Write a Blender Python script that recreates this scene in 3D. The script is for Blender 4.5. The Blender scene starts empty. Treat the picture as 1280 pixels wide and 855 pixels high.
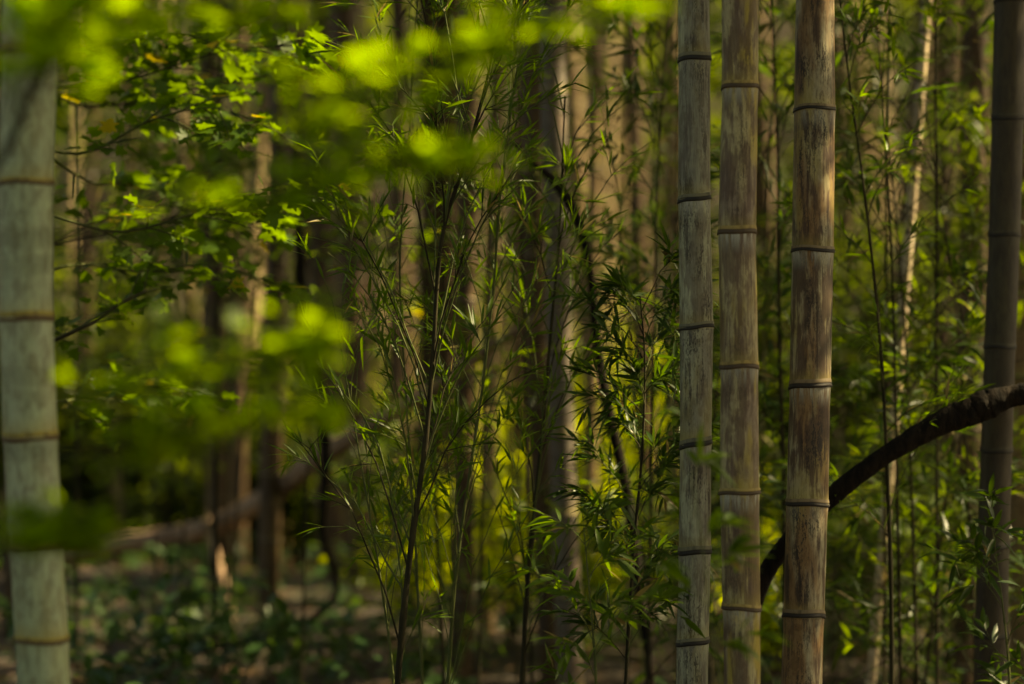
import bpy, math
import numpy as np
from mathutils import Vector

rng = np.random.default_rng(11)
scene = bpy.context.scene
COL = scene.collection
R = math.radians
W, H = 1280.0, 855.0
LENS, SENSOR, CAMZ = 85.0, 36.0, 1.3
K = SENSOR / LENS                                   # frame width per metre of distance


def at(px, py, d):
    """A photo pixel at a distance d in front of the camera, as a point in the grove."""
    return np.array([(px - W / 2) / W * K * d, d, CAMZ + (H / 2 - py) / W * K * d])


def pxw(n, d):
    return n / W * K * d


# ------------------------------------------------------------------ sun
SUN_EL, SUN_AZ = R(43), R(80)                       # azimuth from +Y towards +X
S = np.array([math.sin(SUN_AZ) * math.cos(SUN_EL), math.cos(SUN_AZ) * math.cos(SUN_EL), math.sin(SUN_EL)])

# openings in the canopy: places that a shaft of sun reaches
GAPS = []


def gap(px, py, d, r):
    GAPS.append((at(px, py, d), r))


for y_ in (20, 70, 130, 190, 250, 310, 380, 440):
    gap(1155 - y_ * .078, y_, 7.6, .16)
for y_ in (220, 300, 390, 450):
    gap(746, y_, 11, .13)
for y_ in (560, 620, 690, 760):
    gap(738, y_, 11, .13)
for p in ((640, 650), (630, 700), (650, 620), (505, 640), (722, 640), (722, 700), (560, 680), (945, 750), (945, 810), (800, 660), (1088, 520), (1085, 560)):
    gap(p[0], p[1] + 20, 10.3, .11)
KEY = len(GAPS)
for p in ((612, 50), (566, 70), (520, 90), (470, 115), (492, 38), (432, 128), (380, 160), (330, 180), (408, 215), (470, 216), (690, 25), (650, 40), (740, 10), (598, 60), (250, 225), (200, 240), (300, 250), (540, 190), (130, 270), (450, 60), (560, 120)):
    gap(p[0], p[1], 2.95, .085)
for p in ((20, 120), (110, 40), (30, 680)):
    gap(p[0], p[1], 3.0, .07)
for p in ((180, 672, 12.3), (290, 643, 11.6), (365, 598, 10.7), (385, 583, 10.45), (405, 570, 10.2), (425, 556, 10.0), (445, 543, 9.85), (470, 527, 9.7), (268, 690, 11.7), (275, 715, 11.5), (120, 682, 12.6)):
    gap(*p, .15)
grng = np.random.default_rng(5)
for i_ in range(120):                                 # flecks of sun through the thicket behind the sharp culms
    gap(grng.uniform(380, 1300), grng.uniform(0, 855), grng.uniform(6.7, 12), grng.uniform(.06, .17))
for i_ in range(70):
    gap(grng.uniform(400, 720), grng.uniform(0, 855), grng.uniform(5.5, 6.5), grng.uniform(.04, .09))
for i_ in range(50):
    gap(grng.uniform(70, 420), grng.uniform(0, 420), grng.uniform(5.0, 9), grng.uniform(.06, .16))
for i_ in range(26):
    gap(grng.uniform(60, 480), grng.uniform(690, 855), grng.uniform(9, 12.5), grng.uniform(.08, .18))
for y_ in (400, 440, 640, 720):
    gap(712, y_, 8.6, .07)
for p in ((132, 205), (150, 235), (60, 170), (190, 50), (250, 80), (200, 30), (300, 110)):
    gap(p[0], p[1], 5.6, .10)
for p in ((215, 745), (160, 755), (270, 690), (300, 790), (340, 815), (250, 640), (400, 560), (420, 770)):
    gap(p[0], p[1], 11.5, .16)
for p in ((640, 660), (630, 640), (700, 620), (730, 600), (500, 560), (540, 640), (950, 770), (940, 830), (1085, 520), (1090, 500), (720, 560), (560, 720), (800, 560), (660, 700), (620, 600), (480, 520), (760, 480), (1010, 760)):
    gap(p[0], p[1], 18, .9)
for p in ((1180, 700), (1140, 620), (1200, 640), (1215, 560), (1260, 560), (1150, 800), (1100, 740), (1270, 620), (1120, 830), (1060, 800)):
    gap(p[0], p[1], 12, .13)
for px_ in range(40, 1260, 75):
    for py_ in (60, 190, 310) if 420 < px_ < 860 else (50, 150):
        gap(px_ + rng.uniform(-40, 40), py_ + rng.uniform(-50, 50), rng.uniform(20, 27), .55)
NFINE = 0
GP = np.array([g[0] for g in GAPS])
GR = np.array([g[1] for g in GAPS])


def sunlit_cull(pts, grow=1.0):
    """False for canopy leaves that would close one of the openings."""
    keep = np.ones(len(pts), bool)
    for p, r in zip(GP, GR):
        v = pts - p
        t = v @ S
        d2 = (v * v).sum(1) - t * t
        keep &= ~((t > (0.6 if grow == 1 else .04)) & (d2 < r * r * grow * grow))
    return keep


# ------------------------------------------------------------------ mesh helpers
def unit(v):
    v = np.asarray(v, float)
    n = np.linalg.norm(v, axis=-1, keepdims=True)
    return v / np.maximum(n, 1e-9)


def link(o, parent=None):
    COL.objects.link(o)
    if parent is not None:
        o.parent = parent
    return o


def mesh(name, V, F, mat, parent=None, attrs=None, smooth=True, origin=None):
    """V (n,3); F a list of (m,k) index arrays; one mesh object with its material."""
    V = np.asarray(V, np.float32)
    if origin is not None:
        V = V - np.asarray(origin, np.float32)
    F = [np.asarray(f, np.int32) for f in F if len(f)]
    me = bpy.data.meshes.new(name)
    me.vertices.add(len(V))
    me.vertices.foreach_set('co', V.ravel())
    idx = np.concatenate([f.ravel() for f in F])
    tot = np.concatenate([np.full(len(f), f.shape[1], np.int32) for f in F])
    start = np.concatenate([[0], np.cumsum(tot)[:-1]]).astype(np.int32)
    me.loops.add(len(idx))
    me.loops.foreach_set('vertex_index', idx)
    me.polygons.add(len(tot))
    me.polygons.foreach_set('loop_start', start)
    me.polygons.foreach_set('loop_total', tot)
    me.update(calc_edges=True)
    if smooth:
        me.polygons.foreach_set('use_smooth', np.ones(len(tot), bool))
    for k, a in (attrs or {}).items():
        at_ = me.attributes.new(k, 'FLOAT', 'POINT')
        at_.data.foreach_set('value', np.asarray(a, np.float32))
    me.materials.append(mat)
    me.validate()
    o = bpy.data.objects.new(name, me)
    return link(o, parent)


def empty(name, loc, label, cat, group=None):
    o = bpy.data.objects.new(name, None)
    o.empty_display_size = .2
    o.location = [float(c) for c in loc]
    return tag(link(o), label, cat, group)


def tag(o, label=None, cat=None, group=None, kind=None):
    if label: o['label'] = label
    if cat: o['category'] = cat
    if group: o['group'] = group
    if kind: o['kind'] = kind
    return o


class Acc:
    """Collects pieces that belong to one mesh."""
    def __init__(self):
        self.v, self.f, self.a, self.n = [], [], {}, 0

    def add(self, V, F, **attrs):
        self.v.append(np.asarray(V, float))
        for f in F:
            self.f.append(np.asarray(f) + self.n)
        for k, a in attrs.items():
            self.a.setdefault(k, []).append(np.broadcast_to(a, (len(V),)))
        self.n += len(V)

    def build(self, name, mat, parent=None, origin=None, smooth=True):
        V = np.concatenate(self.v)
        by = {}
        for f in self.f:
            by.setdefault(f.shape[1], []).append(f)
        F = [np.concatenate(x) for x in by.values()]
        A = {k: np.concatenate(a) for k, a in self.a.items()}
        A = {k: a for k, a in A.items() if len(a) == len(V)}
        return mesh(name, V, F, mat, parent, A, smooth, origin)


def smooth_path(pts, n):
    """Catmull-Rom through the points, n samples."""
    P = np.asarray(pts, float)
    P = np.vstack([2 * P[0] - P[1], P, 2 * P[-1] - P[-2]])
    m = len(P) - 3
    out = []
    for s in np.linspace(0, m - 1e-6, n):
        i = int(s); t = s - i
        a, b, c, d = P[i:i + 4]
        out.append(.5 * ((2 * b) + (c - a) * t + (2 * a - 5 * b + 4 * c - d) * t * t + (3 * b - a - 3 * c + d) * t ** 3))
    return np.array(out)


def tube(path, rad, seg=8, rough=0.0, cap=True):
    path = np.asarray(path, float)
    n = len(path)
    rad = np.broadcast_to(rad, (n,))
    T = unit(np.gradient(path, axis=0))
    ref = np.array([0, 1., 0]) if abs(T[0][1]) < .8 else np.array([1., 0, 0])
    N = np.zeros_like(T)
    for i in range(n):
        ref = unit(ref - T[i] * (ref @ T[i]))
        N[i] = ref
    B = np.cross(T, N)
    th = np.linspace(0, 2 * math.pi, seg, endpoint=False)
    rr = rad[:, None] * (1 + (rough * rng.normal(size=(n, seg)) if rough else 0))
    V = path[:, None] + rr[..., None] * (np.cos(th)[None, :, None] * N[:, None] + np.sin(th)[None, :, None] * B[:, None])
    V = V.reshape(-1, 3)
    i = np.arange(n - 1)[:, None] * seg
    j = np.arange(seg)[None]
    k = (j + 1) % seg
    q = np.stack([i + j, i + k, i + seg + k, i + seg + j], -1).reshape(-1, 4)
    F = [q]
    if cap:
        V = np.vstack([V, path[:1], path[-1:]])
        c0, c1 = n * seg, n * seg + 1
        e = (n - 1) * seg
        jj = np.arange(seg); kk = (jj + 1) % seg
        F.append(np.stack([np.full(seg, c0), kk, jj], -1))
        F.append(np.stack([np.full(seg, c1), e + jj, e + kk], -1))
    return V, F


# ------------------------------------------------------------------ leaves
T_BLADE = (np.array([[0, 0, 0], [.14, .36, .10], [.14, 0, 0], [.14, -.36, .10], [.36, .5, .15], [.36, 0, 0], [.36, -.5, .15],
                     [.66, .36, .10], [.66, 0, 0], [.66, -.36, .10], [1, 0, 0]]),
           [np.array([[1, 2, 5, 4], [2, 3, 6, 5], [4, 5, 8, 7], [5, 6, 9, 8]]), np.array([[0, 2, 1], [0, 3, 2], [7, 8, 10], [8, 9, 10]])])
T_LOW = (np.array([[0, 0, 0], [.38, .5, .12], [.38, -.5, .12], [1, 0, 0], [.45, 0, -.02]]),
         [np.array([[0, 4, 1], [0, 2, 4], [1, 4, 3], [4, 2, 3]])])
T_OVAL = (np.array([[0, 0, 0], [.2, .36, .06], [.2, -.36, .06], [.55, .5, .10], [.55, -.5, .10], [.85, .25, .04], [.85, -.25, .04], [1, 0, 0], [.5, 0, 0]]),
          [np.array([[0, 8, 1], [0, 2, 8], [1, 8, 3], [2, 4, 8], [3, 8, 5], [4, 6, 8], [5, 8, 7], [6, 7, 8]])])
_mo = [(0, .0), (-.08, .2), (.05, .34), (.02, .62), (.24, .46), (.36, .34), (.58, .66), (.62, .46), (.60, .24), (.78, .22), (1.0, 0)]
_mv = [(.2, 0, -.03)] + [(u, v, .05 * abs(v)) for u, v in _mo] + [(u, -v, .05 * abs(v)) for u, v in _mo[1:-1][::-1]]
T_MAPLE = (np.array(_mv), [np.array([[0, i, i + 1 if i + 1 < len(_mv) else 1] for i in range(1, len(_mv))])])


def leaf_geo(base, dirv, nrm, length, width, tmpl=T_LOW, droop=.25):
    base = np.asarray(base, float); N = len(base)
    tv, tf = tmpl
    d = unit(dirv)
    n = np.asarray(nrm, float)
    n = unit(n - d * (n * d).sum(1, keepdims=True))
    s = np.cross(n, d)
    L = np.broadcast_to(length, (N,))[:, None, None]
    Wd = np.broadcast_to(width, (N,))[:, None, None]
    dr = (np.broadcast_to(droop, (N,)) * rng.uniform(.3, 1.5, N))[:, None, None]
    u, v, w = tv[:, 0][None, :, None], tv[:, 1][None, :, None], tv[:, 2][None, :, None]
    V = base[:, None] + d[:, None] * (u * L) + s[:, None] * (v * Wd) + n[:, None] * (w * Wd)
    V[..., 2] -= (dr * L * u * u)[..., 0]
    off = (np.arange(N) * len(tv))[:, None, None]
    F = [(f[None] + off).reshape(-1, f.shape[1]) for f in tf]
    rnd = np.repeat(rng.random(N), len(tv))
    return V.reshape(-1, 3), F, rnd


# ------------------------------------------------------------------ materials
def nodes(name):
    m = bpy.data.materials.new(name)
    m.use_nodes = True
    nt = m.node_tree
    for n in list(nt.nodes):
        nt.nodes.remove(n)
    out = nt.nodes.new('ShaderNodeOutputMaterial')
    return m, nt, out


class NT:
    def __init__(self, nt): self.nt = nt
    def n(self, t, **kw):
        nd = self.nt.nodes.new('ShaderNode' + t)
        for k, v in kw.items():
            setattr(nd, k, v)
        return nd
    def l(self, a, b): self.nt.links.new(a, b)
    def math(self, op, a, b=None, c=None, clamp=False):
        nd = self.n('Math', operation=op, use_clamp=clamp)
        for i, v in enumerate((a, b, c)):
            if v is None: continue
            if isinstance(v, (int, float)): nd.inputs[i].default_value = v
            else: self.l(v, nd.inputs[i])
        return nd.outputs[0]
    def mix(self, fac, a, b, blend='MIX'):
        nd = self.n('Mix', data_type='RGBA', blend_type=blend)
        if isinstance(fac, (int, float)): nd.inputs['Factor'].default_value = fac
        else: self.l(fac, nd.inputs['Factor'])
        for s, v in ((nd.inputs[6], a), (nd.inputs[7], b)):
            if isinstance(v, (tuple, list)): s.default_value = (*v, 1)
            else: self.l(v, s)
        return nd.outputs[2]
    def ramp(self, x, lo, hi):
        nd = self.n('MapRange', interpolation_type='SMOOTHSTEP')
        self.l(x, nd.inputs['Value'])
        nd.inputs['From Min'].default_value = lo
        nd.inputs['From Max'].default_value = hi
        return nd.outputs['Result']
    def noise(self, vec, scale, detail=3, rough=.55, dist=0):
        nd = self.n('TexNoise')
        self.l(vec, nd.inputs['Vector'])
        nd.inputs['Scale'].default_value = scale
        nd.inputs['Detail'].default_value = detail
        nd.inputs['Roughness'].default_value = rough
        nd.inputs['Distortion'].default_value = dist
        return nd.outputs['Fac']
    def coords(self, sc=(1, 1, 1), off=(0, 0, 0)):
        tc = self.n('TexCoord')
        mp = self.n('Mapping')
        mp.inputs['Scale'].default_value = sc
        mp.inputs['Location'].default_value = off
        self.l(tc.outputs['Object'], mp.inputs['Vector'])
        return mp.outputs['Vector']
    def attr(self, name):
        nd = self.n('Attribute', attribute_name=name)
        return nd.outputs['Fac']


def leaf_mat(name, a, b, tr, tmix=.45, rough=.45, spec=.35, dry=None):
    """a/b: darker and lighter leaf green; tr: colour of the light that comes through."""
    m, nt, out = nodes(name); g = NT(nt)
    r = g.attr('rnd')
    col = g.mix(r, a, b)
    trc = g.mix(r, tuple(c * .8 for c in tr), tuple(min(1, c * 1.15) for c in tr))
    if dry:
        f = g.ramp(r, .955, .97)
        col = g.mix(f, col, dry)
        trc = g.mix(f, trc, dry)
    nz = g.noise(g.coords((30, 30, 30)), 1.0, 2)
    col = g.mix(g.math('MULTIPLY', nz, .35), col, tuple(c * .5 for c in a))
    p = g.n('BsdfPrincipled')
    g.l(col, p.inputs['Base Color'])
    p.inputs['Roughness'].default_value = rough
    p.inputs['Specular IOR Level'].default_value = spec
    t = g.n('BsdfTranslucent'); g.l(trc, t.inputs['Color'])
    mx = g.n('MixShader'); mx.inputs[0].default_value = tmix
    g.l(p.outputs[0], mx.inputs[1]); g.l(t.outputs[0], mx.inputs[2])
    g.l(mx.outputs[0], out.inputs['Surface'])
    return m


def bark_mat(name, c1, c2, sc=(40, 40, 8), rough=.85, bump=.6, bd=.004):
    m, nt, out = nodes(name); g = NT(nt)
    co = g.coords(sc)
    n1 = g.noise(co, 1.0, 5, .6)
    n2 = g.noise(g.coords((3, 3, 1.5)), 1.0, 3)
    col = g.mix(g.ramp(n1, .3, .7), c1, c2)
    col = g.mix(g.math('MULTIPLY', g.ramp(n2, .45, .65), .6), col, tuple(c * .45 for c in c1))
    p = g.n('BsdfPrincipled')
    g.l(col, p.inputs['Base Color'])
    p.inputs['Roughness'].default_value = rough
    p.inputs['Specular IOR Level'].default_value = .12
    b = g.n('Bump'); b.inputs['Strength'].default_value = bump; b.inputs['Distance'].default_value = bd
    g.l(n1, b.inputs['Height']); g.l(b.outputs[0], p.inputs['Normal'])
    g.l(p.outputs[0], out.inputs['Surface'])
    return m


def culm_mat(name, base=(.27, .27, .20), alt=(.30, .23, .15), brown=(.16, .095, .06), soot=(.018, .014, .012), olive=(.30, .25, .06),
             k_alt=.6, k_brown=.4, k_soot=.4, k_olive=.2, seed=0.0, bloom=(.40, .41, .36), rough=.48):
    """Old bamboo skin: long stains that run with the fibres, soot specks, a pale bloom under each node."""
    m, nt, out = nodes(name); g = NT(nt)
    o = (seed * 7.3, seed * 3.1, seed * 5.7)
    nd = g.attr('nd')                               # metres below the node above
    iv = g.math('SUBTRACT', g.attr('iv'), .5)
    up = g.attr('nu')                               # metres above the node below
    big = g.noise(g.coords((16, 16, 3.2), o), 1.0, 4, .55, .3)
    big2 = g.noise(g.coords((24, 24, 8.5), (o[1], o[2], o[0])), 1.0, 4, .6, .4)
    big3 = g.noise(g.coords((12, 12, 4.0), (o[2], o[0], o[1])), 1.0, 3, .55, .2)
    streak = g.noise(g.coords((115, 115, 8.5), o), 1.0, 5, .65)
    fine = g.noise(g.coords((520, 520, 26), o), 1.0, 3, .6)
    spk = g.noise(g.coords((330, 330, 120), o), 1.0, 4, .7)
    sm = g.math('ADD', g.math('MULTIPLY', big2, .6), g.math('MULTIPLY', streak, .4))
    sm = g.math('ADD', sm, g.math('MULTIPLY', iv, .09))
    big = g.math('ADD', big, g.math('MULTIPLY', iv, -.12))
    col = g.mix(g.math('MULTIPLY', g.ramp(big, .42, .58), k_alt), base, alt)
    mott = g.noise(g.coords((52, 52, 26), (o[1] + 2, o[0], o[2])), 1.0, 4, .6, .5)
    col = g.mix(g.math('MULTIPLY', g.ramp(mott, .46, .62), .75), col, g.mix(1.0, col, (.62, .55, .50), 'MULTIPLY'))
    col = g.mix(g.math('MULTIPLY', g.ramp(mott, .46, .30), .4), col, g.mix(1.0, col, (1.3, 1.3, 1.2), 'MULTIPLY'))
    col = g.mix(g.math('MULTIPLY', g.ramp(big3, .50, .66), k_olive), col, olive)
    col = g.mix(g.math('MULTIPLY', g.ramp(sm, .48, .57), k_brown), col, brown)
    # soot: specks and short streaks inside larger stained areas
    sp = g.math('ADD', g.math('MULTIPLY', streak, .55), g.math('MULTIPLY', spk, .45))
    area = g.ramp(g.noise(g.coords((14, 14, 5.5), (o[0] + 4, o[1], o[2])), 1.0, 3, .6), .42, .64)
    near = g.ramp(nd, .09, .0)
    area = g.math('ADD', area, g.math('MULTIPLY', near, .45), clamp=True)
    f = g.math('MULTIPLY', g.ramp(sp, .485, .55), area)
    col = g.mix(g.math('MULTIPLY', f, k_soot), col, soot)
    # fibres
    col = g.mix(g.math('MULTIPLY', g.ramp(fine, .35, .75), .35), col, g.mix(1.0, col, (1.45, 1.45, 1.4), 'MULTIPLY'))
    col = g.mix(g.math('MULTIPLY', g.ramp(fine, .55, .30), .35), col, g.mix(1.0, col, (.5, .47, .43), 'MULTIPLY'))
    # bloom just under the node, yellowed band just above it
    bl = g.math('MULTIPLY', g.ramp(nd, .055, .0), g.math('MULTIPLY', g.ramp(streak, .40, .62), .9))
    col = g.mix(g.math('MULTIPLY', bl, g.math('ADD', .55, iv)), col, bloom)
    yb = g.math('MULTIPLY', g.ramp(up, .05, .0), big3)
    col = g.mix(g.math('MULTIPLY', yb, .9), col, tuple(min(1, c * 1.0) for c in olive))
    p = g.n('BsdfPrincipled')
    g.l(col, p.inputs['Base Color'])
    g.l(g.math('ADD', rough - .1, g.math('MULTIPLY', streak, .3)), p.inputs['Roughness'])
    p.inputs['Specular IOR Level'].default_value = .35
    b = g.n('Bump'); b.inputs['Strength'].default_value = .35; b.inputs['Distance'].default_value = .0008
    g.l(g.math('ADD', streak, fine), b.inputs['Height']); g.l(b.outputs[0], p.inputs['Normal'])
    g.l(p.outputs[0], out.inputs['Surface'])
    return m


def ring_mat(name, c1, c2):
    m, nt, out = nodes(name); g = NT(nt)
    h = g.attr('h')                                 # 0 lower lip, 1 upper shoulder
    nz = g.noise(g.coords((70, 70, 30)), 1.0, 3)
    col = g.mix(g.ramp(h, .50, .64), c1, c2)
    col = g.mix(g.math('MULTIPLY', g.ramp(nz, .45, .7), .5), col, tuple(c * .5 for c in c1))
    p = g.n('BsdfPrincipled'); g.l(col, p.inputs['Base Color']); p.inputs['Roughness'].default_value = .7
    g.l(p.outputs[0], out.inputs['Surface'])
    return m


M = {}
M['culm1'] = culm_mat('bamboo_skin_grey', base=(.33, .345, .245), alt=(.175, .175, .145), brown=(.085, .062, .058), k_alt=.85, k_brown=.55, k_soot=.9, k_olive=.3, seed=1.0)
M['culm2'] = culm_mat('bamboo_skin_tan', base=(.34, .30, .17), alt=(.20, .155, .115), brown=(.085, .048, .036), olive=(.30, .235, .045), k_alt=.95, k_brown=.75, k_soot=.5, k_olive=1.0, seed=2.0)
M['culm3'] = culm_mat('bamboo_skin_stained', base=(.30, .27, .185), alt=(.19, .105, .045), brown=(.058, .030, .022), k_alt=.9, k_brown=.85, k_soot=1.0, k_olive=.4, seed=3.4)
M['culm4'] = culm_mat('bamboo_skin_shaded', base=(.042, .036, .02), alt=(.036, .026, .015), brown=(.02, .014, .01), bloom=(.06, .055, .04), olive=(.048, .038, .014), k_alt=.8, k_brown=.6, k_soot=.5, k_olive=.3, seed=4.1)  # skin colour darkened to carry the shade this culm stands in
M['culm5'] = culm_mat('bamboo_skin_pale', base=(.32, .375, .25), alt=(.25, .31, .18), bloom=(.20, .235, .18), olive=(.33, .27, .06), k_alt=.5, k_brown=.1, k_soot=.15, k_olive=.15, seed=5.3)
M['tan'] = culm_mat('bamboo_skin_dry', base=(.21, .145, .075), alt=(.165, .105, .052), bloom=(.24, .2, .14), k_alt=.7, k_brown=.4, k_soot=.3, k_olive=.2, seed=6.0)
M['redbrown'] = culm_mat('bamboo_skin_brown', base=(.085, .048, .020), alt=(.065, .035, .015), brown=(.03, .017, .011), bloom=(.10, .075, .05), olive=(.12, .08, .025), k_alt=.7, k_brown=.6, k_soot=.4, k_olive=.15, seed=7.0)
M['greyculm'] = culm_mat('bamboo_skin_weathered', base=(.13, .118, .10), alt=(.11, .085, .07), bloom=(.2, .19, .17), k_alt=.7, k_brown=.4, k_soot=.4, k_olive=.1, seed=8.0)
M['green'] = culm_mat('bamboo_skin_green', base=(.13, .17, .05), alt=(.12, .13, .05), k_alt=.7, k_brown=.3, k_soot=.2, k_olive=.4, seed=9.0)
M['cream'] = culm_mat('bamboo_skin_cream', base=(.58, .47, .33), alt=(.50, .38, .25), bloom=(.6, .5, .4), k_alt=.5, k_brown=.4, k_soot=.3, k_olive=.1, seed=10.0)
M['cream_far'] = culm_mat('bamboo_skin_cream_far', base=(.34, .26, .15), alt=(.27, .19, .10), bloom=(.36, .3, .2), k_alt=.6, k_brown=.5, k_soot=.4, k_olive=.2, seed=12.0)
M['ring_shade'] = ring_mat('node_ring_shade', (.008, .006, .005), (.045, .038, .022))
M['ring_dark'] = ring_mat('node_ring_dark', (.010, .008, .006), (.15, .145, .095))
M['ring_brown'] = ring_mat('node_ring_brown', (.06, .036, .018), (.30, .22, .07))
M['ring_rust'] = ring_mat('node_ring_rust', (.012, .008, .006), (.19, .14, .08))
M['ring_yellow'] = ring_mat('node_ring_yellow', (.09, .055, .02), (.30, .24, .05))
M['leaf'] = leaf_mat('bamboo_leaf', (.030, .064, .006), (.056, .108, .009), (.19, .33, .012), .42, .42, .3, dry=(.28, .21, .07))
M['leaf_dark'] = leaf_mat('bamboo_leaf_dark', (.015, .038, .006), (.028, .062, .010), (.11, .21, .012), .32, .42, .3, dry=(.2, .15, .06))
M['leaf_far'] = leaf_mat('bamboo_leaf_far', (.028, .052, .005), (.048, .084, .008), (.22, .33, .010), .44, .5, .22, dry=(.30, .24, .08))
M['leaf_canopy'] = leaf_mat('bamboo_leaf_canopy', (.035, .062, .006), (.06, .098, .009), (.20, .28, .012), .36, .5, .25)
M['leaf_maple'] = leaf_mat('maple_leaf', (.06, .12, .006), (.07, .14, .008), (.38, .58, .006), .62, .5, .22)
M['leaf_broad'] = leaf_mat('broad_leaf', (.038, .085, .010), (.06, .12, .012), (.22, .37, .014), .48, .42, .3, dry=(.55, .42, .03))
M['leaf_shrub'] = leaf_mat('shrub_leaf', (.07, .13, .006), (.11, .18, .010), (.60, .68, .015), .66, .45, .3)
M['leaf_ivy'] = leaf_mat('ground_leaf', (.022, .058, .018), (.04, .09, .026), (.12, .22, .02), .30, .42, .3)
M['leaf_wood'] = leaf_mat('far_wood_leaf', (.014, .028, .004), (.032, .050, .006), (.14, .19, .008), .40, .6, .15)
M['litter'] = leaf_mat('dead_leaf', (.035, .020, .012), (.15, .088, .052), (.16, .09, .04), .12, .7, .2)
M['stem_dark'] = bark_mat('stem_dark', (.018, .017, .010), (.045, .038, .020), (60, 60, 14))
M['stem_green'] = bark_mat('stem_green', (.06, .08, .025), (.10, .11, .04), (60, 60, 14), .6, .3)
M['bark'] = bark_mat('bark_brown', (.050, .032, .018), (.10, .068, .042), (34, 34, 7), .9, .9, .012)
M['bark_black'] = bark_mat('bark_dead', (.006, .005, .004), (.020, .014, .010), (55, 55, 18), .9, 1.0, .010)
M['bark_pink'] = bark_mat('bark_fallen', (.20, .125, .08), (.38, .26, .18), (20, 30, 30), .85, .8, .008)  # bark colour lightened in place of the weak sunlight on the trunk


def ground_mat():
    m, nt, out = nodes('forest_floor'); g = NT(nt)
    n1 = g.noise(g.coords((1.1, 1.1, 1.1)), 1.0, 5)
    n2 = g.noise(g.coords((14, 14, 14)), 1.0, 5, .65)
    n3 = g.noise(g.coords((70, 70, 70)), 1.0, 3, .6)
    col = g.mix(g.ramp(n2, .35, .65), (.016, .011, .007), (.050, .032, .020))
    col = g.mix(g.math('MULTIPLY', g.ramp(n3, .5, .7), .6), col, (.085, .06, .038))
    col = g.mix(g.math('MULTIPLY', g.ramp(n1, .5, .62), .5), col, (.02, .028, .008))
    p = g.n('BsdfPrincipled'); g.l(col, p.inputs['Base Color']); p.inputs['Roughness'].default_value = .95
    b = g.n('Bump'); b.inputs['Strength'].default_value = .8; b.inputs['Distance'].default_value = .03
    g.l(n2, b.inputs['Height']); g.l(b.outputs[0], p.inputs['Normal'])
    g.l(p.outputs[0], out.inputs['Surface'])
    return m


M['ground'] = ground_mat()


# ------------------------------------------------------------------ ground
def gz(x, y):
    x = np.asarray(x, float); y = np.asarray(y, float)
    z = .035 * np.sin(1.3 * x + .7) * np.cos(1.1 * y) + .02 * np.sin(3.1 * x + 2 * y) + .012 * np.sin(6.3 * y - 4.1 * x)
    t = np.clip((y - 13.2) / 5.5, 0, 1)
    z = z - 1.0 * t * t * (3 - 2 * t)
    t = np.clip((y - 26) / 26, 0, 1)
    z = z + 11 * t * t * (3 - 2 * t)
    t2 = np.clip((np.abs(x) - 16) / 30, 0, 1)
    return z + 5 * t2 * t2


def ground_sheet():
    xs = np.concatenate([np.linspace(-140, -16, 16)[:-1], np.linspace(-16, 16, 161), np.linspace(16, 140, 16)[1:]])
    ys = np.concatenate([np.linspace(-60, -4, 9)[:-1], np.linspace(-4, 30, 171), np.linspace(30, 60, 31)[1:], np.linspace(60, 220, 12)[1:]])
    X, Y = np.meshgrid(xs, ys)
    Z = gz(X, Y) + rng.normal(size=X.shape) * .006
    V = np.stack([X, Y, Z], -1).reshape(-1, 3)
    nx = len(xs); i = np.arange(len(ys) - 1)[:, None] * nx; j = np.arange(nx - 1)[None]
    q = np.stack([i + j, i + j + 1, i + nx + j + 1, i + nx + j], -1).reshape(-1, 4)
    tag(mesh('ground', V, [q], M['ground']), 'brown forest floor rising to a bank behind the grove', 'ground', kind='structure')


ground_sheet()


# ------------------------------------------------------------------ bamboo
def crown_geo(top, root_z, hgt, lean, n_br, n_leaf, reach, L=(.12, .19), cull=True):
    """Branches that leave the culm high up, and their leaves, all in world space."""
    wood = Acc(); bs, ds = [], []
    for i in range(n_br):
        f = (i + rng.random()) / n_br
        z = root_z + (hgt - root_z) * f
        c = np.array([top[0] + lean[0] * z, top[1] + lean[1] * z, z])
        a = rng.uniform(0, 2 * math.pi)
        ln = reach * (1.15 - .75 * f) * rng.uniform(.6, 1.15)
        out = np.array([math.cos(a), math.sin(a), 0])
        t = np.linspace(0, 1, 6)[:, None]
        path = c + out * ln * t + np.array([0, 0, 1]) * ln * (.75 * t - .62 * t * t)
        V, F = tube(path, np.linspace(.009, .003, 6), 4, cap=False)
        wood.add(V, F)
        s = rng.uniform(.18, 1.05, n_leaf) ** .8
        p = c + out * ln * s[:, None] + np.array([0, 0, 1]) * ln * (.75 * s - .62 * s * s)[:, None]
        p = p + rng.normal(size=(n_leaf, 3)) * np.array([.15, .15, .12])
        d = out * .6 + rng.normal(size=(n_leaf, 3)) * .6 + np.array([0, 0, -.35])
        bs.append(p); ds.append(d)
    bs = np.concatenate(bs); ds = np.concatenate(ds)
    if cull:
        k = sunlit_cull(bs + unit(ds) * .07)
        bs, ds = bs[k], ds[k]
    n = np.array([0, 0, 1.]) + rng.normal(size=bs.shape) * .5
    Ln = rng.uniform(L[0], L[1], len(bs))
    return wood, leaf_geo(bs, ds, n, Ln, Ln * .19, T_LOW, .3)


def add_crown(root, loc, lean, z0, hgt, n_br=24, n_leaf=85, reach=1.5, mat='leaf_canopy', stem='stem_green', L=(.12, .19)):
    loc = np.asarray(loc)
    b = np.array([loc[0] - lean[0] * loc[2], loc[1] - lean[1] * loc[2]])
    wood, (V, F, r) = crown_geo(b, z0, hgt, lean, n_br, n_leaf, reach, L)
    cr = mesh('crown', V, F, M[mat], root, {'rnd': r}, True, loc)
    wood.build('branchwork', M[stem], cr, loc)


def hash_(i, s):
    v = math.sin(i * 78.233 + s * 517.1) * 43758.5453
    return v - math.floor(v)


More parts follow.
